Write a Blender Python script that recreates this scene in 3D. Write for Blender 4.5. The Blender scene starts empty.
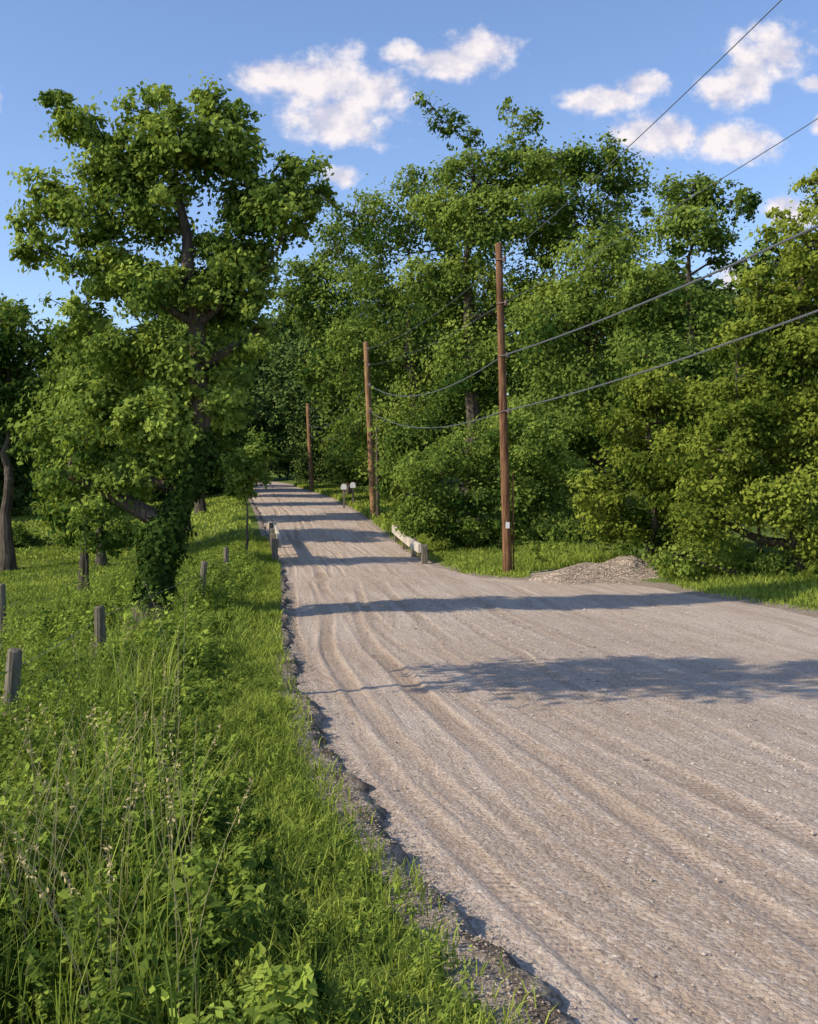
import bpy, math, numpy as np
from mathutils import Vector
rng=np.random.default_rng(7)
EYE=1.7; K=1050.0
C=bpy.context.scene.collection
# ------------------------------------------------------------------ profiles
YL=np.arange(-40,900,0.25)
def lut(xs,ys,k=9):
    v=np.interp(YL,xs,ys); ker=np.hanning(k+2)[1:-1]; ker/=ker.sum()
    vp=np.pad(v,(k//2,k//2),mode='edge'); return np.convolve(vp,ker,'valid')
DROP=lut([-40,0,5,10,15,20,26,32,38,44,50,60,80,117,160,250,600,900],[1.5,1.7,1.8,2.02,2.2,2.3,2.4,2.46,2.36,2.0,1.7,1.45,1.1,0.6,0.0,-3,-18,-25],21)
LE=lut([-40,0,3.4,4.4,6,7.4,9.6,13.3,20,29,37,48,73,120,140,170,220,900],[14,1.75,.46,.13,-.28,-.56,-.97,-1.53,-2.36,-3.48,-4.83,-6.7,-11,-18.3,-23,-34,-60,-60],9)
RE=lut([-40,0,10,17,20,22,23.4,24.6,25.3,27,32,37,48,73,110,120,140,170,220,900],[14,9.2,8.0,6.9,6.2,5.8,5.5,4.6,2.0,1.25,.5,-.3,-1.9,-5.4,-11.9,-13.2,-18,-29,-55,-55],5)
drop=lambda Y:np.interp(Y,YL,DROP); Lf=lambda Y:np.interp(Y,YL,LE); Rf=lambda Y:np.interp(Y,YL,RE)
def ss(t): t=np.clip(t,0,1); return t*t*(3-2*t)
def wob(X,Y,s): return (np.sin(X*1.3*s+1.1)*np.cos(Y*1.1*s+.3)+.6*np.sin(X*2.9*s-Y*2.1*s)+.4*np.cos(X*5.3*s+Y*4.7*s+2))/2
def H(X,Y):
    X=np.asarray(X,float);Y=np.asarray(Y,float)
    b=EYE-drop(Y); s=Lf(Y)-X; r=X-Rf(Y)
    jag=.06*np.sin(Y*2.3)+.03*np.sin(Y*9.1)+.02*np.sin(Y*23+1)+.012*np.sin(Y*47)
    lip=.055+.03*np.sin(Y*1.7)+.012*np.sin(Y*17)
    lip=lip*(1-.6*ss((Y-25)/15))
    sl=s+jag
    o=np.interp(sl,[-.02,.05,.45,1.3,2.6,5,9,14,30,60],[0,1,.9,-.6,-4,-6.5,-9,-10,-10,-6])
    left=np.where(o>0,o*lip,o*.1)
    left=left+np.where(s>.4,.05*wob(X,Y,1.)*ss((s-.4)/1),0)+np.where(s>.05,.012*np.sin(X*37)*np.sin(Y*41+X*9),0)
    hill=ss((Y-62)/85)*ss((s-6)/25)*7+ss((Y-190)/250)*20
    right=np.interp(r,[0,.5,2,6,20,60],[.02,.06,.1,.5,1.6,4])+.05*wob(X,Y,.9)*ss(r)
    under=-.06
    z=np.where(sl>-.02,left,np.where(r>0,right,under))
    t=np.clip((r+.5)/.5,0,1); z=np.where((r<=0)&(r>-.5),under+(.08)*t,z)
    return b+z+hill
# ------------------------------------------------------------------ mesh builder
def build(name,parts,mats,smooth=False,parent=None,pattr=None):
    V=[];F=[];off=0
    loops=[];starts=[];mi=[];tint=[];ls=0
    for v,f,m,t in parts:
        V.append(v); f=np.asarray(f,dtype=np.int64); n,k=f.shape
        loops.append((f+off).ravel()); starts.append(ls+np.arange(n)*k); ls+=n*k
        mi.append(np.full(n,m)); tint.append(np.broadcast_to(np.asarray(t,float),(n,))); off+=len(v)
    V=np.concatenate(V);loops=np.concatenate(loops);starts=np.concatenate(starts);mi=np.concatenate(mi);tint=np.concatenate(tint)
    me=bpy.data.meshes.new(name)
    me.vertices.add(len(V));me.vertices.foreach_set('co',V.astype(np.float32).ravel())
    me.loops.add(len(loops));me.loops.foreach_set('vertex_index',loops.astype(np.int32))
    me.polygons.add(len(starts));me.polygons.foreach_set('loop_start',starts.astype(np.int32))
    me.polygons.foreach_set('material_index',mi.astype(np.int32))
    me.polygons.foreach_set('use_smooth',np.full(len(starts),smooth,bool))
    for m in mats: me.materials.append(m)
    a=me.attributes.new('tint','FLOAT','FACE');a.data.foreach_set('value',np.clip(tint,0,1).astype(np.float32))
    if pattr:
        for kx,vv in pattr.items():
            a=me.attributes.new(kx,'FLOAT','POINT');a.data.foreach_set('value',np.asarray(vv,np.float32).ravel())
    me.update(calc_edges=True)
    o=bpy.data.objects.new(name,me);C.objects.link(o)
    if parent: o.parent=parent
    return o
def grid_faces(n,m):
    i=np.arange(n-1)[:,None]*m+np.arange(m-1)[None,:]
    return np.stack([i,i+1,i+m+1,i+m],-1).reshape(-1,4)
def tube(P,R,k=7):
    P=np.asarray(P,float);R=np.asarray(R,float);n=len(P)
    T=np.gradient(P,axis=0);T/=np.linalg.norm(T,axis=1)[:,None]+1e-9
    up=np.array([0.31,0.95,0.05]) if abs(T[0][2])>.7 else np.array([0,0,1.])
    A=np.cross(T,up);A/=np.linalg.norm(A,axis=1)[:,None]+1e-9;B=np.cross(T,A)
    a=np.linspace(0,2*np.pi,k,endpoint=False)
    V=P[:,None]+R[:,None,None]*(A[:,None]*np.cos(a)[None,:,None]+B[:,None]*np.sin(a)[None,:,None])
    i=np.arange(n-1)[:,None]*k;j=np.arange(k)[None,:];j2=(j+1)%k
    F=np.stack([i+j,i+j2,i+k+j2,i+k+j],-1).reshape(-1,4)
    return V.reshape(-1,3),F
def unit(v): return v/(np.linalg.norm(v,axis=-1,keepdims=True)+1e-9)
def leaves(Cn,N,L,W,fold=.25):
    n=len(Cn);N=unit(N);t=unit(np.cross(N,rng.normal(size=(n,3))));b=np.cross(N,t)
    L=np.broadcast_to(L,(n,))[:,None];W=np.broadcast_to(W,(n,))[:,None]
    V=np.stack([Cn-t*L*.5,Cn+b*W*.5-N*fold*W*.4+t*L*-.05,Cn+t*L*.5-N*L*.15,Cn-b*W*.5-N*fold*W*.4+t*L*-.05],1).reshape(-1,3)
    F=np.arange(4*n).reshape(-1,4)
    return V,F
# ------------------------------------------------------------------ node helpers
def mat(name):
    m=bpy.data.materials.new(name);m.use_nodes=True;nt=m.node_tree;nt.nodes.clear()
    return m,nt
class G:
    def __init__(s,nt): s.nt=nt
    def n(s,t,**k):
        x=s.nt.nodes.new(t)
        for a,b in k.items(): setattr(x,a,b)
        return x
    def l(s,a,b): s.nt.links.new(a,b)
    def sock(s,i,v):
        if isinstance(v,bpy.types.NodeSocket): s.l(v,i)
        else: i.default_value=v
    def m(s,op,a,b=0,c=0,clamp=False):
        x=s.n('ShaderNodeMath',operation=op,use_clamp=clamp)
        for i,v in enumerate((a,b,c)): s.sock(x.inputs[i],v)
        return x.outputs[0]
    def mix(s,f,a,b,bt='MIX'):
        x=s.n('ShaderNodeMix',data_type='RGBA',blend_type=bt)
        s.sock(x.inputs[0],f)
        s.sock(x.inputs[6],a if isinstance(a,bpy.types.NodeSocket) else (*a,1))
        s.sock(x.inputs[7],b if isinstance(b,bpy.types.NodeSocket) else (*b,1))
        return x.outputs[2]
    def noise(s,vec,scale,detail=3,rough=.55):
        x=s.n('ShaderNodeTexNoise');x.inputs['Scale'].default_value=scale;x.inputs['Detail'].default_value=detail;x.inputs['Roughness'].default_value=rough
        if vec is not None: s.l(vec,x.inputs['Vector'])
        return x.outputs[0]
    def attr(s,nm):
        x=s.n('ShaderNodeAttribute',attribute_name=nm);return x.outputs['Fac']
    def ramp(s,v,lo,hi):
        x=s.n('ShaderNodeMapRange',clamp=True,interpolation_type='SMOOTHSTEP');s.sock(x.inputs[0],v)
        x.inputs[1].default_value=lo;x.inputs[2].default_value=hi;return x.outputs[0]
    def pos(s): return s.n('ShaderNodeNewGeometry').outputs['Position']
    def out(s,sh):
        o=s.n('ShaderNodeOutputMaterial');s.l(sh,o.inputs[0])
def leafmat(name,dark,light,tr=.4):
    # per-leaf 'tint' attribute (random + clump + large scale variation + painted shade) drives the colour
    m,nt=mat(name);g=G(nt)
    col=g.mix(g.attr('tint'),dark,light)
    d=g.n('ShaderNodeBsdfDiffuse');g.l(col,d.inputs[0])
    if tr<=0: g.out(d.outputs[0]);return m
    t=g.n('ShaderNodeBsdfTranslucent')
    g.l(g.mix(.45,col,(.36,.45,.03)),t.inputs[0])
    a=g.n('ShaderNodeMixShader');a.inputs[0].default_value=tr;g.l(d.outputs[0],a.inputs[1]);g.l(t.outputs[0],a.inputs[2])
    g.out(a.outputs[0]);return m
def prin(g,col,rough=.85,bump=None,bs=.5,bd=.02):
    p=g.n('ShaderNodeBsdfPrincipled');g.sock(p.inputs['Base Color'],col if isinstance(col,bpy.types.NodeSocket) else (*col,1))
    p.inputs['Roughness'].default_value=rough;p.inputs['Specular IOR Level'].default_value=.12
    if bump is not None:
        b=g.n('ShaderNodeBump');b.inputs['Strength'].default_value=bs;b.inputs['Distance'].default_value=bd;g.l(bump,b.inputs['Height']);g.l(b.outputs[0],p.inputs['Normal'])
    g.out(p.outputs[0])
def woodmat(name,a,b,sc=6):
    m,nt=mat(name);g=G(nt);p=g.pos()
    mp=g.n('ShaderNodeMapping');mp.inputs['Scale'].default_value=(sc*3,sc*3,sc*.25);g.l(p,mp.inputs[0])
    n=g.noise(mp.outputs[0],1.5,4,.65);n2=g.noise(p,1.3,2)
    c=g.mix(g.ramp(n,.3,.7),a,b);c=g.mix(g.m('MULTIPLY',g.ramp(n2,.4,.75),.5),c,tuple(x*.5 for x in a))
    prin(g,c,.9,n,.8,.03);return m
BARK=woodmat('bark',(.05,.04,.03),(.15,.12,.09),5)
POLE=woodmat('creosote_pole_wood',(.085,.042,.022),(.27,.145,.075),5)
POLE2=woodmat('pine_pole_wood',(.16,.085,.04),(.42,.25,.13),5)
GREYW=woodmat('weathered_wood',(.11,.095,.07),(.28,.24,.18),8)
PALEW=woodmat('pale_timber',(.46,.40,.31),(.66,.59,.48),8)
def flat(name,c,r=.6,metal=0):
    m,nt=mat(name);g=G(nt);n=g.noise(g.pos(),25,3)
    p=g.n('ShaderNodeBsdfPrincipled');g.l(g.mix(n,tuple(x*.75 for x in c),tuple(min(1,x*1.15) for x in c)),p.inputs['Base Color'])
    p.inputs['Roughness'].default_value=r;p.inputs['Metallic'].default_value=metal;g.out(p.outputs[0]);return m
WIRE=flat('cable_grey',(.10,.11,.115),.5);METAL=flat('galvanised_metal',(.3,.3,.3),.5,.6);WHITE=flat('white_enamel',(.75,.75,.72),.5)
CERAM=flat('brown_ceramic',(.12,.06,.04),.3)
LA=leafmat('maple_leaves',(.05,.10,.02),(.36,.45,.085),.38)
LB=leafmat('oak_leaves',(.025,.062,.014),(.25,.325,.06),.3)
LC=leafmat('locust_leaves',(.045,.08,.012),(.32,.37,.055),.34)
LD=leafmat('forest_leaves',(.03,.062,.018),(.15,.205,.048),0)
LW=leafmat('weed_leaves',(.025,.06,.014),(.33,.42,.07),.33)
LG=leafmat('grass_blades',(.07,.12,.02),(.40,.47,.085),.3)
IVY=leafmat('ivy_leaves',(.015,.035,.008),(.08,.13,.025),.1)
DRY=flat('dry_stems',(.45,.36,.17),.9)
# ------------------------------------------------------------------ ground materials
def ground_mat():
    m,nt=mat('ground_soil_and_turf');g=G(nt);p=g.pos()
    n1=g.noise(p,.35,4);n2=g.noise(p,3,4,.65);n3=g.noise(p,45,3,.7)
    gr=g.mix(g.ramp(n1,.35,.65),(.08,.125,.02),(.19,.26,.045));gr=g.mix(g.ramp(n2,.4,.7),gr,(.09,.12,.03))
    gr=g.mix(g.m('MULTIPLY',g.ramp(n3,.4,.7),.5),gr,(.04,.05,.012))
    di=g.mix(g.ramp(n3,.35,.65),(.22,.17,.125),(.48,.40,.31));di=g.mix(g.ramp(n2,.45,.6),di,(.30,.24,.175))
    d=g.ramp(g.m('ADD',g.attr('dirt'),g.m('MULTIPLY',g.m('SUBTRACT',n2,.5),1.1)),.35,.65)
    dk=g.attr('dark')
    di=g.mix(g.m('MULTIPLY',dk,g.ramp(n2,.38,.6)),di,(.13,.10,.075))
    h=g.m('ADD',n3,g.m('MULTIPLY',n2,.6))
    prin(g,g.mix(d,gr,di),.95,h,1.,.035);return m
def road_mat():
    m,nt=mat('gravel_road_surface');g=G(nt);p=g.pos();w=g.attr('rw')
    sp=g.n('ShaderNodeSeparateXYZ');g.l(p,sp.inputs[0]);Y=sp.outputs[1]
    wn=g.m('ADD',w,g.m('MULTIPLY',g.noise(p,.3,2),.8))
    def stn(a,b,sc):
        cb=g.n('ShaderNodeCombineXYZ');g.l(g.m('MULTIPLY',wn,a),cb.inputs[0]);g.l(g.m('MULTIPLY',Y,b),cb.inputs[1]);return g.noise(cb.outputs[0],sc,4,.6)
    st=stn(3.5,.14,1.);st2=stn(20.,.45,1.)
    big=g.noise(p,.45,4);mid=g.noise(p,5,5,.7);fi=g.noise(p,55,4,.75)
    v=g.n('ShaderNodeTexVoronoi');v.inputs['Scale'].default_value=38;g.l(p,v.inputs['Vector'])
    vs=g.n('ShaderNodeSeparateColor');g.l(v.outputs['Color'],vs.inputs[0])
    c=g.mix(g.ramp(big,.38,.62),(.475,.365,.275),(.565,.455,.355))
    c=g.mix(g.m('MULTIPLY',g.ramp(st,.42,.64),.75),c,(.39,.285,.20))
    c=g.mix(g.m('MULTIPLY',g.ramp(st2,.45,.7),.3),c,(.61,.50,.40))
    c=g.mix(g.m('MULTIPLY',g.ramp(mid,.45,.72),.35),c,(.60,.495,.39))
    c=g.mix(g.m('MULTIPLY',g.ramp(vs.outputs[0],.6,1.),.45),c,(.72,.63,.53))
    c=g.mix(g.m('MULTIPLY',g.ramp(vs.outputs[1],.7,1.),.45),c,(.27,.21,.155))
    c=g.mix(g.m('MULTIPLY',g.ramp(fi,.5,.75),.3),c,(.26,.2,.145))
    tr=g.attr('track')
    c=g.mix(g.m('MULTIPLY',tr,g.m('ADD',.25,g.m('MULTIPLY',g.ramp(g.noise(p,.9,2),.35,.6),.5))),c,(.35,.25,.17))
    ph=g.m('ADD',g.m('MULTIPLY',Y,105.),g.m('MULTIPLY',g.noise(p,9,2),4.))
    tread=g.m('MULTIPLY',g.m('SINE',ph),g.m('MULTIPLY',g.ramp(tr,.35,.8),g.ramp(g.noise(p,1.1,2),.40,.6)))
    vd=g.m('MULTIPLY',g.m('SUBTRACT',1.,v.outputs['Distance']),.3)
    h=g.m('ADD',g.m('ADD',g.m('MULTIPLY',fi,.55),g.m('MULTIPLY',mid,.8)),g.m('ADD',g.m('MULTIPLY',tread,.25),g.m('ADD',vd,g.m('ADD',g.m('MULTIPLY',st,.8),g.m('MULTIPLY',st2,.45)))))
    prin(g,c,.95,h,.9,.032);return m
def stone_mat():
    m,nt=mat('crushed_stone');g=G(nt);n=g.noise(g.pos(),60,2)
    c=g.mix(g.attr('tint'),(.25,.195,.145),(.64,.55,.45));c=g.mix(g.m('MULTIPLY',n,.4),c,(.32,.25,.18));prin(g,c,.9);return m
GM=ground_mat();RM=road_mat();SM=stone_mat()
# ------------------------------------------------------------------ terrain
def spaced(a,b,s0,grow,smax):
    r=[a];s=s0
    while r[-1]<b: r.append(r[-1]+s);s=min(s*grow,smax)
    return np.array(r)
Ys=np.concatenate([np.array([-40,-20,-10,-5,-2,0,1.]),spaced(1.5,9,.045,1,.045),spaced(9.1,30,.1,1.005,.2),spaced(30.3,700,.3,1.02,25)])
wl=-spaced(.12,600,.1,1.045,30)[::-1]
wm=np.array([-.09,-.06,-.045,-.03,-.015,0,.015,.03,.045,.06,.09,.12])
wr=spaced(.2,600,.15,1.03,30)
W=np.concatenate([wl,wm,wr])
X=Lf(Ys)[:,None]+W[None,:];Yg=np.repeat(Ys[:,None],len(W),1);Z=H(X,Yg)
s=Lf(Yg)-X;r=X-Rf(Yg)
dirt=np.where((s>-.3)&(s<.9),1-ss((s-.12)/.3),0)+np.where((r>-1)&(r<3),1-ss((r+.0)/.7),0)
dirt=np.where((s<0)&(r<0),1,dirt);dirt=np.clip(dirt,0,1)
dark=np.where((s>-.12)&(s<.1),1.,0)
build('ground_terrain',[(np.stack([X,Yg,Z],-1).reshape(-1,3),grid_faces(len(Ys),len(W)),0,.5)],[GM],True,pattr={'dirt':dirt,'dark':dark})
# ------------------------------------------------------------------ road
Yr=np.concatenate([spaced(-6,1.5,.5,1,.5),spaced(1.7,12,.06,1,.06),spaced(12.1,185,.12,1.015,1.5)])
nf=260;fr=np.linspace(0,1,nf)**1.25
Wr=(Rf(Yr)-Lf(Yr)+.55)[:,None]*fr[None,:]-.12
Xr=Lf(Yr)[:,None]+Wr;Yq=np.repeat(Yr[:,None],nf,1)
TR=[(.24,.05),(.42,.07),(.62,.03),(.82,.04),(1.02,.08),(1.24,.05),(1.5,.03),(1.75,.05),(2.1,.08),(2.45,.05),(2.9,.05),(3.4,.1),(4.0,.08),(4.6,.1)]
AM=[.75,1,.5,.6,1,.7,.5,.45,.7,.5,.4,.5,.35,.4]
track=np.zeros_like(Wr);berm=np.zeros_like(Wr)
for i,(c0,hw) in enumerate(TR):
    c=c0+.09*np.sin(Yq*.28+i*1.1)+.03*np.sin(Yq*.7+i*2.1)+ (.02*(Yq-4) if i%2 else -.004*(Yq-4))
    a=AM[i]*(.6+.4*np.sin(Yq*.45+i*2.3))
    dd=np.abs(Wr-c)
    track=np.maximum(track,a*(1-ss((dd-hw)/.035)))
    berm=np.maximum(berm,a*np.exp(-((dd-hw-.06)/.03)**2))
def rough(X,Y): return .006*wob(X,Y,3.1)+.02*wob(X,Y,.45)
def roadz(X,Y,Wl,tr=0,be=0): return EYE-drop(Y)+.05*np.sin(np.clip(Wl/5.,0,1)*np.pi)+rough(X,Y)-.018*tr+.012*be-.01
Zr=roadz(Xr,Yq,Wr,track,berm)
build('gravel_road',[(np.stack([Xr,Yq,Zr],-1).reshape(-1,3),grid_faces(len(Yr),nf),0,.5)],[RM],True,pattr={'rw':Wr,'track':track})
# ------------------------------------------------------------------ stones
OV=np.array([[1,0,0],[0,1,0],[-1,0,0],[0,-1,0],[0,0,.8],[0,0,-.8]],float)
OF=np.array([[0,1,4],[1,2,4],[2,3,4],[3,0,4],[1,0,5],[2,1,5],[3,2,5],[0,3,5]])
def stones(P,S):
    n=len(P);a=rng.uniform(0,6.28,n);c,sn=np.cos(a),np.sin(a)
    v=OV[None]*rng.uniform(.55,1.2,(n,6,1))*S[:,None,None]*np.stack([rng.uniform(.7,1.2,n),rng.uniform(.6,1,n),rng.uniform(.4,.8,n)],-1)[:,None]
    x=v[...,0]*c[:,None]-v[...,1]*sn[:,None];y=v[...,0]*sn[:,None]+v[...,1]*c[:,None]
    V=np.stack([x,y,v[...,2]],-1)+P[:,None]
    F=(OF[None]+np.arange(n)[:,None,None]*6).reshape(-1,3)
    return V.reshape(-1,3),F,np.repeat(rng.uniform(0,1,n),8)
parts=[]
n=26000;y=2.6+rng.power(.75,n)*18;w=rng.uniform(.02,7,n)
w=np.where(rng.uniform(size=n)<.3,np.abs(rng.normal(2.9,.5,n)),w)
x=Lf(y)+w;S=rng.uniform(.003,.007,n)*(1+y/14)*np.where(rng.uniform(size=n)<.06,2.1,1)
V,F,t=stones(np.stack([x,y,roadz(x,y,w)+S*.15],-1),S);parts.append((V,F,0,t))
n=12000;y=2.4+rng.power(.7,n)*22;w=-np.abs(rng.normal(.0,.15,n))+.05
w=np.where(rng.uniform(size=n)<.35,np.abs(rng.normal(.03,.09,n)),w)
x=Lf(y)+w;z=np.where(w<0,H(x,y),roadz(x,y,w));S=rng.uniform(.003,.010,n)*(1+y/14)
V,F,t=stones(np.stack([x,y,z+S*.2],-1),S);parts.append((V,F,0,t*.6))
build('loose_gravel',parts,[SM])
n=8000;gx=np.linspace(2.6,6.8,60);gy=np.linspace(22.6,27.5,60)
MX,MY=np.meshgrid(gx,gy)
def mound(X,Y):
    h=.24*np.exp(-((X-4.2)/.9)**2-((Y-25.2)/1.)**2)+.30*np.exp(-((X-5.3)/.45)**2-((Y-25.4)/.7)**2)+.12*np.exp(-((X-3.6)/.5)**2-((Y-24.4)/.7)**2)
    return h*(1+.25*wob(X,Y,3))
MZ=H(MX,MY)+mound(MX,MY)-.035
parts=[(np.stack([MX,MY,MZ],-1).reshape(-1,3),grid_faces(60,60),1,.5)]
x=rng.normal(4.4,1.,n);y=rng.normal(25.,1.,n);S=rng.uniform(.01,.035,n);k=(x>2.7)&(x<6.6)&(y>22.8)&(y<27.4);x,y,S=x[k],y[k],S[k]
V,F,t=stones(np.stack([x,y,H(x,y)+mound(x,y)-.02],-1),S);parts.append((V,F,0,t*.7))
build('gravel_pile',parts,[SM,RM])
# ------------------------------------------------------------------ trees
def curve_pts(a,b,n=6,bend=.12,up=.0):
    t=np.linspace(0,1,n)[:,None];d=b-a;L=np.linalg.norm(d)
    off=rng.normal(size=3)*bend*L
    P=a+d*t+off*np.sin(t*np.pi);P[:,2]+=up*L*np.sin(t[:,0]*np.pi)
    return P
def tree(name,trunk,lobes,leaf,nleaf,lm,r0=.18,crad=.5,tint0=.5,twigs=True,bark=BARK,asp=.62,ncl=34,ivy=None,lf=.7):
    parts=[];tr=np.array(trunk,float)
    t=np.linspace(0,1,len(tr));tt=np.linspace(0,1,14)
    TP=np.stack([np.interp(tt,t,tr[:,i]) for i in range(3)],-1)
    TP[1:-1]+=rng.normal(size=(12,3))*np.array([.25,.25,0])*r0
    TRr=r0*(1-.88*tt)*(1+.6*np.exp(-tt*18))
    V,F=tube(TP,TRr,10);parts.append((V,F,0,.5))
    lob=np.array(lobes,float)
    area=np.array([((l[3]*l[4]*l[5])**(2/3))*l[6] for l in lob]);area/=area.sum()
    nodes=TP.copy();nrad=TRr.copy()
    for li in np.argsort(lob[:,2]):
        l=lob[li];c=l[:3]
        sc=np.linalg.norm(nodes-c,axis=1)+np.where(nodes[:,2]>c[2]-.15*np.linalg.norm(nodes-c,axis=1),3*l[5],0)
        j=int(np.argmin(sc));r1=max(.35*nrad[j],.02*l[3]+.012)
        P=curve_pts(nodes[j],c,7,.08,-.05);rr=np.linspace(min(nrad[j]*.75,r1*2.2),r1*.7,7)
        V,F=tube(P,rr,7);parts.append((V,F,0,.5));nodes=np.vstack([nodes,P[1:]]);nrad=np.concatenate([nrad,rr[1:]])
    for li,l in enumerate(lob):
        nl=int(nleaf*area[li]);mr=(l[3]*l[4]*l[5])**(1/3);cr=crad*mr
        nc=max(10,int(ncl*l[6]))
        dirs=unit(rng.normal(size=(nc,3)));rad=rng.uniform(.25,1.,nc)**.6*rng.uniform(.85,1.3,nc)
        P=l[:3]+dirs*rad[:,None]*l[3:6]
        for k in range(nc):
            if twigs and k%2==0:
                d=np.linalg.norm(nodes[:]-P[k],axis=1);j=int(np.argmin(d))
                Q=curve_pts(nodes[j],P[k],4,.12,-.04);V,F=tube(Q,np.linspace(.012*mr+.008,.004,4),4);parts.append((V,F,0,.5))
        pr=rng.uniform(.25,1.7,nc)
        ci=rng.choice(nc,nl,p=pr/pr.sum())
        crv=cr*rng.uniform(.4,1.25,nc)
        off=rng.normal(size=(nl,3))*.5*crv[ci][:,None]*np.array([1.05,1.05,.75])
        off[:,2]-=.15*np.linalg.norm(off[:,:2],axis=1)
        cen=P[ci]+off
        N=unit(off)*.4+dirs[ci]*.4+np.array([-.3,-.25,.42])+rng.normal(size=(nl,3))*.5
        sz=leaf*rng.uniform(.5,1.3,nl)
        V,F=leaves(cen,N,sz,sz*asp)
        ct=rng.normal(0,.2,nc)+.25*np.clip(dirs[:,2],-1,1)*rad  # random clump tone, plus painted light: tops paler, undersides darker
        big=.35*wob(cen[:,0]*lf,cen[:,1]*lf+cen[:,2]*lf*1.3,1.)  # large-scale leaf variation, its low end painting shaded hollows into the crown
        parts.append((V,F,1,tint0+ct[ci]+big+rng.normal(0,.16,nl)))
    mats=[bark,lm]
    if ivy:
        ni,lo,hi,rad=ivy;u=rng.uniform(lo,hi,ni);c=np.stack([np.interp(u,tt,TP[:,i]) for i in range(3)],-1)
        a=rng.uniform(0,6.28,ni);rr=np.interp(u,tt,TRr)+rad*np.abs(rng.normal(0,.6,ni))*(1+.7*np.sin(u*40))
        o=np.stack([np.cos(a)*rr,np.sin(a)*rr,rng.normal(0,.05,ni)],-1)
        sz=rng.uniform(.06,.12,ni);V,F=leaves(c+o,unit(o)+[0,0,.4]+rng.normal(size=(ni,3))*.3,sz,sz*.8);parts.append((V,F,2,rng.normal(.4,.25,ni)));mats.append(IVY)
    return build(name,parts,mats)
def at(x,y,d): return ((x-409)*d/K, d, EYE+(480-y)*d/K)   # bearing/elevation survey -> world metres
def lobset(d,L,depth=1.15,jy=.6):
    o=[]
    for q in L:
        x,y,rx,ry=q[:4];de=q[4] if len(q)>4 else 1.
        X,Y,Z=at(x,y,d);rxm=rx*d/K;rym=ry*d/K
        o.append((X,Y+rng.uniform(-jy,jy)*rxm,Z,rxm*.9,rxm*depth,rym*.9,de))
    return o
def gnd(x,y,dz=-.1): return (x,y,float(H(x,y))+dz)
A=lobset(17,[(62,105,18,16,.6),(80,130,28,24,.8),(108,165,34,32,.8),(50,195,28,28,.8),(28,232,18,16,.5),(150,112,26,22,.7),(145,145,32,28,.8),(190,150,36,30),(215,108,22,18,.7),(240,122,20,18,.6),(235,160,32,28),(150,200,46,34),(95,215,34,28,.8),(255,200,42,32),(305,180,26,24,.7),(322,195,14,14,.5),(290,225,34,24,.8),(220,255,46,32),(100,268,42,30,.8),
 (48,255,26,18,.6),(155,290,40,30,.8),(225,305,42,28),(120,345,42,32),(80,320,28,22,.7),(185,360,42,32),(100,400,38,30),(155,420,40,32),(215,390,30,36,.8),(85,440,36,26,.7),(68,475,24,20,.5),(125,475,40,24,.7),(190,455,26,30,.6),(255,335,26,26,.5),(250,280,36,28,.7)],1.2)
tr=[gnd(-4.2,17),at(162,565,17),at(186,500,17),at(203,430,17),at(200,350,17),at(192,270,17),at(180,190,17),at(170,130,17)]
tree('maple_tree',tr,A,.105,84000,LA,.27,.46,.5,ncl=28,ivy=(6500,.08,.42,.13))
def generic(name,x,y,h,rad,leaf,nl,lm,clear=.2,tint=.45,r0=None,nlobe=15,twigs=False,cr=.55):
    L=[];b=float(H(x,y))
    for i in range(nlobe):
        t=(i+.5)/nlobe;zz=clear+(1-clear)*(.08+.84*t);env=math.sin(math.pi*(.16+.8*t)**1.0)**.7
        a=i*2.4+rng.uniform(-.5,.5);q=rad*env*rng.uniform(.35,.72)*(0.35 if t>.92 else 1)
        rr=rad*rng.uniform(.34,.5)*(1 if t<.8 else .8)
        L.append((x+math.cos(a)*q,y+math.sin(a)*q,b+zz*h,rr,rr,rr*.85,rng.uniform(.7,1.1)))
    T=[(x,y,b-.2),(x+rng.uniform(-.2,.2),y,b+h*.3),(x+rng.uniform(-.4,.4),y+.2,b+h*.6),(x,y,b+h*.92)]
    return tree(name,T,L,leaf,nl,lm,r0 or h*.018,cr,tint,twigs,lf=.5)
generic('ash_tree',-5.7,7.9,8.4,1.5,.13,6500,LA,.58,.5,.09,10,True,.45)
generic('ash_tree',-9.0,29.,7.5,1.9,.19,12000,LB,.15)
generic('ash_tree',-11.0,37.5,9.,2.1,.22,13000,LB,.2)
generic('ash_tree',-10.0,47,10.5,2.6,.26,15000,LB,.2)
generic('ash_tree',-11.9,60,14,3.2,.3,17000,LB,.15)
generic('ash_tree',-15.,74,17,4.,.34,17000,LD,.12)
generic('ash_tree',-20,92,19,5.,.4,15000,LD,.1)
generic('ash_tree',-21.5,108,17,4.6,.4,13000,LD,.1)
d=38
tree('walnut_tree',[gnd(-14.6,38),at(8,490,d),at(6,430,d),at(10,330,d)],lobset(d,[(0,330,42,35),(42,345,30,26,.8),(-35,350,45,35),(5,385,46,32),(45,395,26,22,.6),(-40,400,40,28),(15,415,30,14,.6)]),.2,20000,LB,.24,.55,.3)
tree('oak_sapling',[gnd((246-409)*30/K,30),at(247,520,30),at(246,480,30)],lobset(30,[(246,470,22,22,.7),(255,450,20,20,.7),(238,490,14,14,.5)]),.14,3500,LA,.05,.6,.5)
tree('oak_sapling',[gnd((88-409)*22/K,22),at(86,570,22),at(84,530,22)],lobset(22,[(82,530,14,16,.3),(86,505,16,14,.3)]),.11,700,LA,.035,.6,.5)
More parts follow.
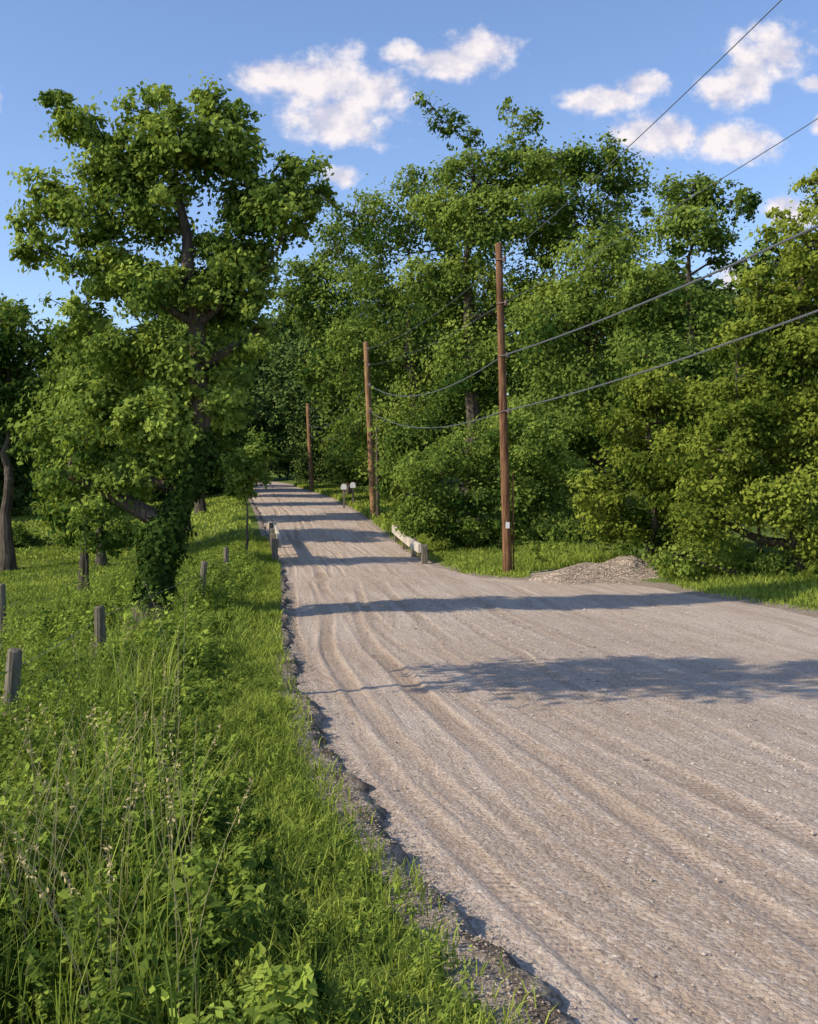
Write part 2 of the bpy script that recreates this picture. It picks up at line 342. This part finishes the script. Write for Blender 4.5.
for (hx,hy,hr) in [(-19,44,.9),(-16.9,45,.7),(-14,44.5,.6),(-11.8,43,.8),(-21.5,45,1.)]:
    generic('hawthorn_bush',hx,hy,1.2*hr,hr*1.5,.17,2500,LB,0.,.25,.05,8,False,.6)
def rt(name,d,bx,L,leaf,nl,lm,r0,tint=.45,cr=.5):
    x=(bx-409)*d/K;g=gnd(x,d)
    tp=min(q[1] for q in L)+50
    T=[g,at(bx+4,(480+tp)/2+60,d),at(bx-3,(480+tp)/2-40,d),at(bx+3,tp,d)]
    return tree(name,T,lobset(d,L),leaf,nl,lm,r0,cr,tint,lf=.4)
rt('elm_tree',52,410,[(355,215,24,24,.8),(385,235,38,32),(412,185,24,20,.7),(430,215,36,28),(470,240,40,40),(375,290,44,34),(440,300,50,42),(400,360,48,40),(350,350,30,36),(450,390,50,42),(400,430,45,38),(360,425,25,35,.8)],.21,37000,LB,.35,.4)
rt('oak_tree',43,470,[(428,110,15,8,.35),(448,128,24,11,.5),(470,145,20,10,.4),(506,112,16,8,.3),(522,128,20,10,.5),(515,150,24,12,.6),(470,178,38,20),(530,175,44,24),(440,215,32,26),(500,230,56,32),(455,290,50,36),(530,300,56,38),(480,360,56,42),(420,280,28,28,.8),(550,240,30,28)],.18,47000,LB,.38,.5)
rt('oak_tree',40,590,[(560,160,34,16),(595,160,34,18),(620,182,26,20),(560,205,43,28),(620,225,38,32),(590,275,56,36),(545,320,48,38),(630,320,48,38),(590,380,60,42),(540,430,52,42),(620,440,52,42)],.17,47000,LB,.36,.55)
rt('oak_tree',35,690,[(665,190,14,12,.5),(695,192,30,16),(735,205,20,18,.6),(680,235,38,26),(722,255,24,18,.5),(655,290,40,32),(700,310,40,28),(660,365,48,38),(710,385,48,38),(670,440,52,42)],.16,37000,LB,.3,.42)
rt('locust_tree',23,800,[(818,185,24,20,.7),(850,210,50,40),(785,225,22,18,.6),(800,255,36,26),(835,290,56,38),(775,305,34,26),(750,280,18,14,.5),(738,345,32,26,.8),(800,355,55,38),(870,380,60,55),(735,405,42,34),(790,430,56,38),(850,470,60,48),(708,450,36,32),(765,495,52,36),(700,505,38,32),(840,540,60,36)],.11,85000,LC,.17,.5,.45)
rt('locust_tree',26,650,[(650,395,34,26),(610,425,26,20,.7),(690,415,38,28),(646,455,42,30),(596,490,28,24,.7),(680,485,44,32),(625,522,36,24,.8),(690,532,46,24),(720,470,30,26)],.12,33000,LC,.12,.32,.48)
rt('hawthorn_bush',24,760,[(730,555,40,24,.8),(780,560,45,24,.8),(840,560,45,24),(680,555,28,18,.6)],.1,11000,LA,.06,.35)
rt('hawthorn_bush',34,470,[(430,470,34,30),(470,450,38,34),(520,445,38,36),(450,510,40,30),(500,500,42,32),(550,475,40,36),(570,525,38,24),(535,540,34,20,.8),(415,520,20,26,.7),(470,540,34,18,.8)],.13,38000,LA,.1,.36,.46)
rt('hawthorn_bush',44,420,[(410,440,34,34),(395,480,22,30,.8),(440,430,36,34),(405,510,18,14,.7)],.17,14000,LB,.1,.42)
rt('elm_tree',72,347,[(335,245,28,24,.8),(350,280,34,28),(310,275,28,24),(320,310,30,28),(290,300,24,22,.8),(345,345,38,32),(325,380,30,28),(355,400,30,30),(345,440,26,24)],.3,20000,LB,.3,.3)
rt('hawthorn_bush',62,372,[(352,472,20,14),(340,462,16,14),(370,470,20,20),(385,455,22,26)],.22,9000,LA,.1,.42)
forest=bpy.data.objects.new('distant_forest',None);C.objects.link(forest)
tm=[]
for i in range(4):
    o=generic('forest_tree',0,900+i,14,4.6,.45,10000,LD,.08,.45,None,16,False,.5);me=o.data
    b=float(H(0,900+i));co=np.empty(len(me.vertices)*3,np.float32);me.vertices.foreach_get('co',co);co=co.reshape(-1,3);co[:,1]-=900+i;co[:,2]-=b
    me.vertices.foreach_set('co',co.ravel());me.update();tm.append(me);bpy.data.objects.remove(o)
def put(x,y,s):
    if float(Lf(y))-2.5<x<float(Rf(y))+2.5: return
    o=bpy.data.objects.new('forest_tree',tm[rng.integers(0,4)]);C.objects.link(o);o.parent=forest
    o.location=(x,y,float(H(x,y))-.4);o.rotation_euler=(0,0,rng.uniform(0,6.28));o.scale=(s*rng.uniform(.9,1.15),s*rng.uniform(.9,1.15),s)
for i in range(28):
    y=rng.uniform(84,122);x=-rng.uniform(.2,.54)*y;put(x,y,rng.uniform(.75,1.1))
for i in range(13): put(-44+i*3.9+rng.uniform(-1,1),rng.uniform(143,153),rng.uniform(1.2,1.6))
for i in range(12): put(-38+i*4.2,rng.uniform(186,196),rng.uniform(1.9,2.3))
for i in range(20):
    y=rng.uniform(50,85);x=rng.uniform(.02,.55)*y+3
    if y<65 and x<8: x+=8
    put(x,y,rng.uniform(.75,1.0))
for i in range(8):
    y=rng.uniform(60,74);x=-rng.uniform(.37,.52)*y;put(x,y,rng.uniform(.6,.85))
for i in range(11):
    y=82+i*4.6;put(float(Rf(y))+rng.uniform(3.5,8),y,rng.uniform(.7,1.))
# ------------------------------------------------------------------ grass
def blades(x,y,h,w,tint,lean=.35,z=None):
    n=len(x);z=H(x,y) if z is None else z
    a=rng.uniform(0,6.28,n);dx,dy=np.cos(a),np.sin(a);b=rng.uniform(0,6.28,n);lx,ly=np.cos(b)*lean*h*rng.uniform(.2,1.5,n),np.sin(b)*lean*h*rng.uniform(.2,1.5,n)
    P0=np.stack([x,y,z-.01],-1);P1=P0+np.stack([lx*.35,ly*.35,h*.6],-1);P2=P0+np.stack([lx,ly,h*rng.uniform(.8,1.,n)],-1)
    S=np.stack([dx*w*.5,dy*w*.5,0*w],-1)
    V=np.stack([P0-S,P0+S,P1+S*.8,P1-S*.8,P2+S*.12,P2-S*.12],1).reshape(-1,3)
    i=np.arange(n)[:,None]*6
    F=np.concatenate([i+np.array([[0,1,2,3]]),i+np.array([[3,2,4,5]])],0)
    return V,F,np.concatenate([tint,tint])
def sc_left(n,y0,y1,s0,s1,pw=1.):
    y=rng.uniform(y0,y1,n);s=rng.uniform(s0,s1,n);return Lf(y)-s,y,s
parts=[]
def addb(x,y,h,w,t,lean=.35,keep=None):
    if keep is not None: x,y,h,w,t=x[keep],y[keep],h[keep],w[keep],t[keep]
    V,F,tt=blades(x,y,h,w,t,lean);parts.append((V,F,0,tt))
n=50000;x,y,s=sc_left(n,2.2,13,.02,1.5);cl=wob(x,y,4.);c2=wob(x,y,1.7)
h=rng.uniform(.04,.12,n)*(1+.5*np.clip(s,0,1.5))*(1+.45*cl);k=(rng.uniform(size=n)<ss((s-.08+.1*cl)/.3)*.9+.05)&(rng.uniform(size=n)<.75+.5*c2)
addb(x,y,h,.004+.0007*y+0*h,.62+.35*c2+rng.normal(0,.22,n),.7,k)
n=12000;x,y,s=sc_left(n,2.2,14,1.2,6.5);cl=wob(x,y,2.)
h=rng.uniform(.3,.75,n)*(1+.3*cl);addb(x,y,h,.005+.0008*y+0*h,.45+.25*cl+rng.normal(0,.22,n),.5,np.hypot(x,y)>2.9)
n=45000;x,y,s=sc_left(n,12,40,.1,3.2);h=rng.uniform(.1,.28,n)*np.where(s<.6,.6,1);addb(x,y,h,.012+.0006*y+0*h,.5+.35*wob(x,y,1)+rng.normal(0,.15,n),.5)
n=45000;x,y,s=sc_left(n,13,45,3,16);h=rng.uniform(.05,.13,n);addb(x,y,h,.015+.0008*y+0*h,.5+.5*wob(x,y,.6)+rng.normal(0,.15,n),.6)
n=36000;x,y,s=sc_left(n,40,110,.6,32);h=rng.uniform(.1,.2,n);addb(x,y,h,.05+.001*y+0*h,.75+.3*wob(x,y,.3)+rng.normal(0,.15,n),.6)
n=56000;y=rng.uniform(15,42,n);q=rng.uniform(0,1,n)**1.4*4.5;x=Rf(y)+q+.05;h=rng.uniform(.06,.22,n)*(.4+np.clip(q,0,1.5)*.6)
k=~((x>2.9)&(x<5.9)&(y>22.5)&(y<26.6));k&=rng.uniform(size=n)<.15+ss(q/.6+.4*wob(x,y,2))
addb(x,y,h,.011+.0007*y+0*h,.6+.35*wob(x,y,1.2)+rng.normal(0,.15,n),.5,k)
n=14000;y=rng.uniform(42,120,n);x=Rf(y)+rng.uniform(0.05,3,n);h=rng.uniform(.12,.35,n);addb(x,y,h,.05+.001*y+0*h,.6+rng.normal(0,.2,n),.5)
build('roadside_grass',parts,[LG])
def weeds(x,y,hh,nl,ls,spread=.45):
    n=len(x);z=H(x,y);idx=np.repeat(np.arange(n),nl);m=len(idx)
    t=rng.uniform(.12,1,m)**.8;a=rng.uniform(0,6.28,m);lean=rng.normal(0,.25,(n,2))
    r=np.minimum(hh[idx],.6)*spread*rng.uniform(.15,.6,m)*(1.15-t*.7)
    px=x[idx]+lean[idx,0]*hh[idx]*t+np.cos(a)*r;py=y[idx]+lean[idx,1]*hh[idx]*t+np.sin(a)*r;pz=z[idx]+hh[idx]*t*1.0
    N=np.stack([np.cos(a)*.45-.25,np.sin(a)*.45-.15,np.full(m,.8)],-1)+rng.normal(size=(m,3))*.35
    sp=rng.uniform(.45,1.6,n)
    sz=ls*sp[idx]*rng.uniform(.6,1.3,m)*(1.1-.4*t)
    V,F=leaves(np.stack([px,py,pz],-1),N,sz,sz*rng.uniform(.3,.6,m),.3)
    pt=rng.normal(0,.25,n)+.35*wob(x,y,1.4)
    return V,F,.0+.65*t+pt[idx]+rng.normal(0,.12,m)  # lower leaves tinted darker: depth shade put into the leaf colour
wp=[]
def addw(x,y,h,nl,ls,k=None,sp=.45):
    if k is not None:x,y,h=x[k],y[k],h[k]
    V,F,t=weeds(x,y,h,nl,ls,sp);wp.append((V,F,0,t))
    for i in range(0,len(x),3):
        z=float(H(x[i],y[i]));P=np.array([[x[i],y[i],z],[x[i],y[i],z+h[i]*.5],[x[i]+.03*h[i],y[i],z+h[i]*.9]]);V,F=tube(P,np.array([.004,.003,.001])*(1+y[i]/12),3);wp.append((V,F,0,.3))
def wh(s): return np.interp(s,[.6,1.1,1.9,3.0,4.5,7],[.08,.32,.6,.85,1.05,1.05])
n=4500;x,y,s=sc_left(n,2.6,12,.7,6.);c=wob(x,y,1.6);h=wh(s)*rng.uniform(.45,1.2,n)*(1+.5*c)*np.where(y>7,.85,1);
h=np.where(y>9.5,np.minimum(h,.62),h)
addw(x,y,h,36,.058,(np.hypot(x,y)>2.8)&((y>4.2)|(s<3.2)))
n=1600;x,y,s=sc_left(n,2.3,11,.25,1.4);h=rng.uniform(.05,.16,n);addw(x,y,h,16,.028)
n=1900;x,y,s=sc_left(n,10,30,.8,4.4);h=rng.uniform(.3,.85,n)*ss((s-.3)/1.1)+.06;h=np.where(np.hypot(x+3.9,y-15.6)<1.6,h*.3,h);addw(x,y,h,38,.075)
n=300;y=rng.uniform(17,40,n);x=Rf(y)+rng.uniform(2,5,n);h=rng.uniform(.2,.5,n);k=~((x>2.7)&(x<6)&(y>22.5)&(y<27));addw(x,y,h,36,.1,k)
build('roadside_weeds',wp,[LW])
dp=[]
for i in range(130):
    if i<75: y0=rng.uniform(3.2,5.2);x0=-y0*rng.uniform(.2,.42)
    else:
        y0=rng.uniform(4,10);x0=float(Lf(y0))-rng.uniform(1.0,3.5)
    z0=float(H(x0,y0));h=rng.uniform(.5,1.1);ln=rng.normal(0,.22,2)*h
    t=np.linspace(0,1,5)[:,None];P=np.array([x0,y0,z0])+np.hstack([ln[0]*t**2,ln[1]*t**2,h*t])
    V,F=tube(P,np.linspace(.0018,.0007,5)*(1+y0/12),4);dp.append((V,F,0,.5))
    if i%2==0:
        m=14;u=rng.uniform(.8,1,m);c=np.array([x0,y0,z0])+np.stack([ln[0]*u**2,ln[1]*u**2,h*u],-1)+rng.normal(0,.008,(m,3))
        V,F=leaves(c,rng.normal(size=(m,3)),.022,.008);dp.append((V,F,0,.5))
build('dry_grass_stalks',dp,[DRY])
# ------------------------------------------------------------------ hard objects
def box(c,sx,sy,sz,ang=0,mi=0,bev=.12,tilt=0):
    b=bev*min(sx,sz);pr=np.array([[-sx/2+b,-sz/2],[sx/2-b,-sz/2],[sx/2,-sz/2+b],[sx/2,sz/2-b],[sx/2-b,sz/2],[-sx/2+b,sz/2],[-sx/2,sz/2-b],[-sx/2,-sz/2+b]])
    rings=[]
    for yy,sc in((-sy/2,.9),(-sy/2+b,1),(sy/2-b,1),(sy/2,.9)):
        rings.append(np.stack([pr[:,0]*sc,np.full(8,yy),pr[:,1]*sc],-1))
    V=np.concatenate(rings);i=np.arange(3)[:,None]*8;j=np.arange(8)[None];j2=(j+1)%8
    F=np.stack([i+j,i+j2,i+8+j2,i+8+j],-1).reshape(-1,4)
    ca,sa=math.cos(ang),math.sin(ang);ct,st=math.cos(tilt),math.sin(tilt)
    y1=V[:,1]*ct-V[:,2]*st;z1=V[:,1]*st+V[:,2]*ct
    V=np.stack([V[:,0]*ca-y1*sa,V[:,0]*sa+y1*ca,z1],-1)+np.array(c)
    return [(V,F,mi,.5),(V,np.array([[7,6,5,4,3,2,1,0],[24,25,26,27,28,29,30,31]]),mi,.5)]
def ptube(P,R,k,mi):
    V,F=tube(P,R,k);n=len(P)
    return [(V,F,mi,.5),(V,np.array([np.arange(k)+(n-1)*k]),mi,.5)]
def pole(base,top,r=.13,extras=()):
    b=np.array(base);t=np.array(top);u=np.linspace(0,1,9)[:,None];P=b+(t-b)*u
    R=np.linspace(r,r*.72,9);P=np.vstack([P,t+(t-b)/np.linalg.norm(t-b)*.03]);R=np.append(R,r*.5)
    parts=ptube(P,R,14,0)
    for hz in extras:
        f=(hz-b[2])/(t[2]-b[2]);c=b+(t-b)*f
        Q=np.array([c+[-.1,-.05,0],c+[.0,-.13,0],c+[.12,-.2,0]]);parts+=ptube(Q,np.array([.014,.014,.014]),6,2)
        q=c+np.array([.12,-.2,0]);parts+=ptube(np.array([q+[0,0,-.07],q+[0,0,-.04],q+[0,0,-.02],q+[0,0,.02],q+[0,0,.05],q+[0,0,.08]]),np.array([.03,.05,.03,.05,.03,.02]),8,2)
    return parts
p1b=gnd(at(508,0,26)[0],26);p1t=at(498,246,26)
a1=[at(0,y,26)[2] for y in (262,305,357,412)]
pp=pole(p1b,p1t,.12,a1)
pp+=box((p1b[0]-.02,p1b[1]-.15,at(0,525,26)[2]),.1,.012,.16,0,3)
pp+=ptube(np.array([[p1b[0]+.15,26.02,p1b[2]],[p1b[0]+.12,26.02,p1b[2]+2.6]]),np.array([.02,.02]),8,0)
build('utility_pole',pp,[POLE,METAL,CERAM,WHITE],True)
p2b=gnd(at(374,0,48)[0],48);p2t=at(366,343,48);a2=[at(0,y,48)[2] for y in(350,366,385,410)]
build('utility_pole',pole(p2b,p2t,.16,a2),[POLE2,METAL,CERAM],True)
p2c=gnd(at(378,0,47)[0],47);build('utility_pole',pole(p2c,at(377,418,47),.09,()),[BARK,METAL,CERAM],True)
p3b=gnd(at(312,0,90)[0],90);p3t=at(308,404,90);a3=[p3t[2]-.4,p3t[2]-1,p3t[2]-1.8,p3t[2]-2.6]
build('utility_pole',pole(p3b,p3t,.22,a3),[POLE2,METAL,CERAM],True)
p0b=gnd(7.6,1.5)
wires=[]
def span(a,b,sag,r,n=40):
    t=np.linspace(0,1,n)[:,None];P=np.array(a)*(1-t)+np.array(b)*t;P[:,2]-=(4*sag*t*(1-t))[:,0]
    V,F=tube(P,np.full(n,r),6);return (V,F,0,.5)
x1=p1t[0]+.1;targ=[6.35,4.45,3.13,2.09];rad=[.008,.006,.018,.015];a0=[]
for i,z in enumerate(a1):
    zt=EYE+targ[i];tt=.53;sg=.35;z1=z+(zt-z+4*tt*(1-tt)*sg)/tt;a0.append(z1)
    wires.append(span((x1,25.8,z),(7.5,1.5,z1),sg,rad[i]))
for i in range(4):
    wires.append(span((x1,25.8,a1[i]),(p2t[0]+.1,47.8,a2[i]),[.35,.3,.75,.6][i],rad[i]*.9))
    wires.append(span((p2t[0]+.1,47.8,a2[i]),(p3t[0]+.1,89.8,a3[i]),.9,rad[i]))
build('overhead_wires',wires,[WIRE])
build('utility_pole',pole(p0b,(7.4,1.5,max(a0)+.2),.14,a0),[POLE,METAL,CERAM],True)
def rail(name,a,b,n,mw,hb=.62):
    a=np.array(a,float);b=np.array(b,float);ang=math.atan2(b[1]-a[1],b[0]-a[0])-math.pi/2
    pts=[a+(b-a)*i/(n-1) for i in range(n)];parts=[]
    for p in pts:
        z=float(H(p[0],p[1]));parts+=box((p[0],p[1],z+hb/2-.06),.17,.2,hb+.06,ang,0)
    side=np.array([math.cos(ang),math.sin(ang)])*(-.14 if mw==1 else .14)
    for i in range(n-1):
        p,q=pts[i],pts[i+1];z0=float(H(*p))+hb-.14;z1=float(H(*q))+hb-.14;c=(p+q)/2+side;l=np.linalg.norm(q-p)
        parts+=box((c[0],c[1],(z0+z1)/2),.1,l*.995,.28,ang,1,.15,math.atan2(z1-z0,l))
    build(name,parts,[GREYW,PALEW])
rail('timber_guardrail',(.45,30.5),(-.45,38.8),4,1)
rail('timber_guardrail',(-3.9,30.5),(-5.25,40),4,0,.7)
fp=[(-3.36,5.6),(-3.36,8.7),(-3.53,12),(-3.9,19.5),(-4.35,25)]
parts=[];tops=[]
for i,(x,y) in enumerate(fp):
    z=float(H(x,y));h=.95+.06*math.sin(i*3);lx=rng.normal(0,.05);P=np.array([[x,y,z-.1],[x+lx*.5,y,z+h*.5],[x+lx,y,z+h-.02],[x+lx*1.05,y,z+h]])
    parts+=ptube(P,np.array([.068,.064,.06,.045]),12,0);tops.append((x+lx,y,z))
for hh in(.3,.55,.8):
    for i in range(len(fp)-1):
        a=tops[i];b=tops[i+1];parts.append(span((a[0],a[1],a[2]+hh),(b[0],b[1],b[2]+hh),.03,.0025,6)[:2]+(1,.5))
build('wire_fence',parts,[GREYW,METAL])
parts=[]
for (x,y) in [(-7.0,18)]:
    z=float(H(x,y));parts+=ptube(np.array([[x,y,z-.1],[x,y,z+1.1],[x,y,z+1.13]]),np.array([.07,.065,.05]),10,0)
build('field_fence_post',parts,[GREYW])
def mailbox(x,y):
    z=float(H(x,y));p=box((x,y,z+.5),.1,.1,1.1,0,0)
    a=np.linspace(0,math.pi,9);pr=[(-.15,0)]+[(-.15*math.cos(t),.16+.15*math.sin(t)) for t in a]+[(.15,0)];pr=np.array(pr);n=len(pr)
    V=np.concatenate([np.stack([pr[:,0]+x,np.full(n,y+yy),pr[:,1]+z+1.05],-1) for yy in(-.28,.28)])
    F=np.array([[i,(i+1)%n,n+(i+1)%n,n+i] for i in range(n)])
    p+=[(V,F,1,.5),(V,np.array([np.arange(n),np.arange(n)+n]),1,.5)]
    p+=box((x+.16,y-.1,z+1.3),.012,.04,.2,0,2);return p
RED=flat('red_flag',(.5,.05,.04))
for px,dy in((344,57),(353,57.5)): build('mailbox',mailbox(at(px,0,dy)[0],dy),[GREYW,WHITE,RED])
# ------------------------------------------------------------------ light
sd=Vector((-.94,-.34,0)).normalized();el=math.radians(34);sv=Vector((sd.x*math.cos(el),sd.y*math.cos(el),math.sin(el)))
sl=bpy.data.lights.new('sun','SUN');sl.energy=5;sl.angle=math.radians(.5);sl.color=(1,.89,.72)
so=bpy.data.objects.new('sun',sl);C.objects.link(so);so.rotation_euler=sv.to_track_quat('Z','Y').to_euler()
w=bpy.data.worlds.new('World');bpy.context.scene.world=w;w.use_nodes=True;nt=w.node_tree;nt.nodes.clear();g=G(nt)
sky=g.n('ShaderNodeTexSky',sky_type='NISHITA');sky.sun_disc=False;sky.sun_elevation=el;sky.sun_rotation=math.atan2(sv.x,sv.y)
sky.air_density=1.;sky.dust_density=.4;sky.ozone_density=2.5
tc=g.n('ShaderNodeTexCoord').outputs['Generated'];sp=g.n('ShaderNodeSeparateXYZ');g.l(tc,sp.inputs[0])
yy=g.m('MAXIMUM',sp.outputs[1],.05);u=g.m('DIVIDE',sp.outputs[0],yy);v=g.m('DIVIDE',sp.outputs[2],yy)
cb=g.n('ShaderNodeCombineXYZ');g.l(u,cb.inputs[0]);g.l(g.m('MULTIPLY',v,1.2),cb.inputs[1])
n1=g.noise(cb.outputs[0],25,6,.6)
mp=g.n('ShaderNodeMapping');mp.inputs['Location'].default_value=(.012,-.014,0);g.l(cb.outputs[0],mp.inputs[0]);n2=g.noise(mp.outputs[0],25,3,.55)
cl=[(272,82,32,14),(325,88,50,26),(375,95,30,24),(338,122,52,22),(440,68,40,14),(475,56,32,18),(402,60,18,10),(602,104,34,12),(640,88,26,10),(650,138,38,18),(720,98,32,14),(745,75,28,26),(772,52,26,20),(734,148,36,18),(342,178,16,8),(785,215,26,14),(735,288,28,18),(818,128,10,10),(812,88,12,6),(-2,105,8,10)]
M=None
for (cx,cy,rx,ry) in cl:
    du=g.m('MULTIPLY_ADD',u,K/(rx*1.6),-(cx-409)/(rx*1.6));dv=g.m('MULTIPLY_ADD',v,K/(ry*1.7),-(480-cy)/(ry*1.7))
    e=g.m('SUBTRACT',1.,g.m('SQRT',g.m('MULTIPLY_ADD',du,du,g.m('MULTIPLY',dv,dv))))
    M=e if M is None else g.m('SMOOTH_MAX',M,e,.1)
f=g.m('ADD',M,g.m('MULTIPLY',g.m('SUBTRACT',n1,.5),2.0))
mask=g.m('MULTIPLY',g.ramp(f,.08,.72),g.m('GREATER_THAN',sp.outputs[1],.05))
mask=g.m('MULTIPLY',mask,.96)
lit=g.m('ADD',.6,g.m('MULTIPLY',g.m('SUBTRACT',n1,n2),4.),clamp=True)
cc=g.mix(lit,(.68,.68,.82),(1.06,.98,.98))
b1=g.n('ShaderNodeBackground');b2=g.n('ShaderNodeBackground');b1.inputs[1].default_value=.15
g.l(g.mix(1.,sky.outputs[0],(1.22,1.23,1.38),'MULTIPLY'),b1.inputs[0]);g.l(cc,b2.inputs[0]);b2.inputs[1].default_value=.95
ms=g.n('ShaderNodeMixShader');g.l(mask,ms.inputs[0]);g.l(b1.outputs[0],ms.inputs[1]);g.l(b2.outputs[0],ms.inputs[2])
o=g.n('ShaderNodeOutputWorld');g.l(ms.outputs[0],o.inputs[0])
# ------------------------------------------------------------------ camera
cd=bpy.data.cameras.new('camera');cd.sensor_fit='VERTICAL';cd.sensor_height=36;cd.lens=K/1024*36;cd.clip_end=3000;cd.clip_start=.05
co=bpy.data.objects.new('camera',cd);C.objects.link(co);co.location=(0,0,EYE);co.rotation_euler=(math.radians(90)-math.atan(32/K),0,0)
sc=bpy.context.scene;sc.camera=co;sc.view_settings.view_transform='Standard';sc.view_settings.look='None';sc.view_settings.exposure=0
print('verts',sum(len(m.vertices) for m in bpy.data.meshes))
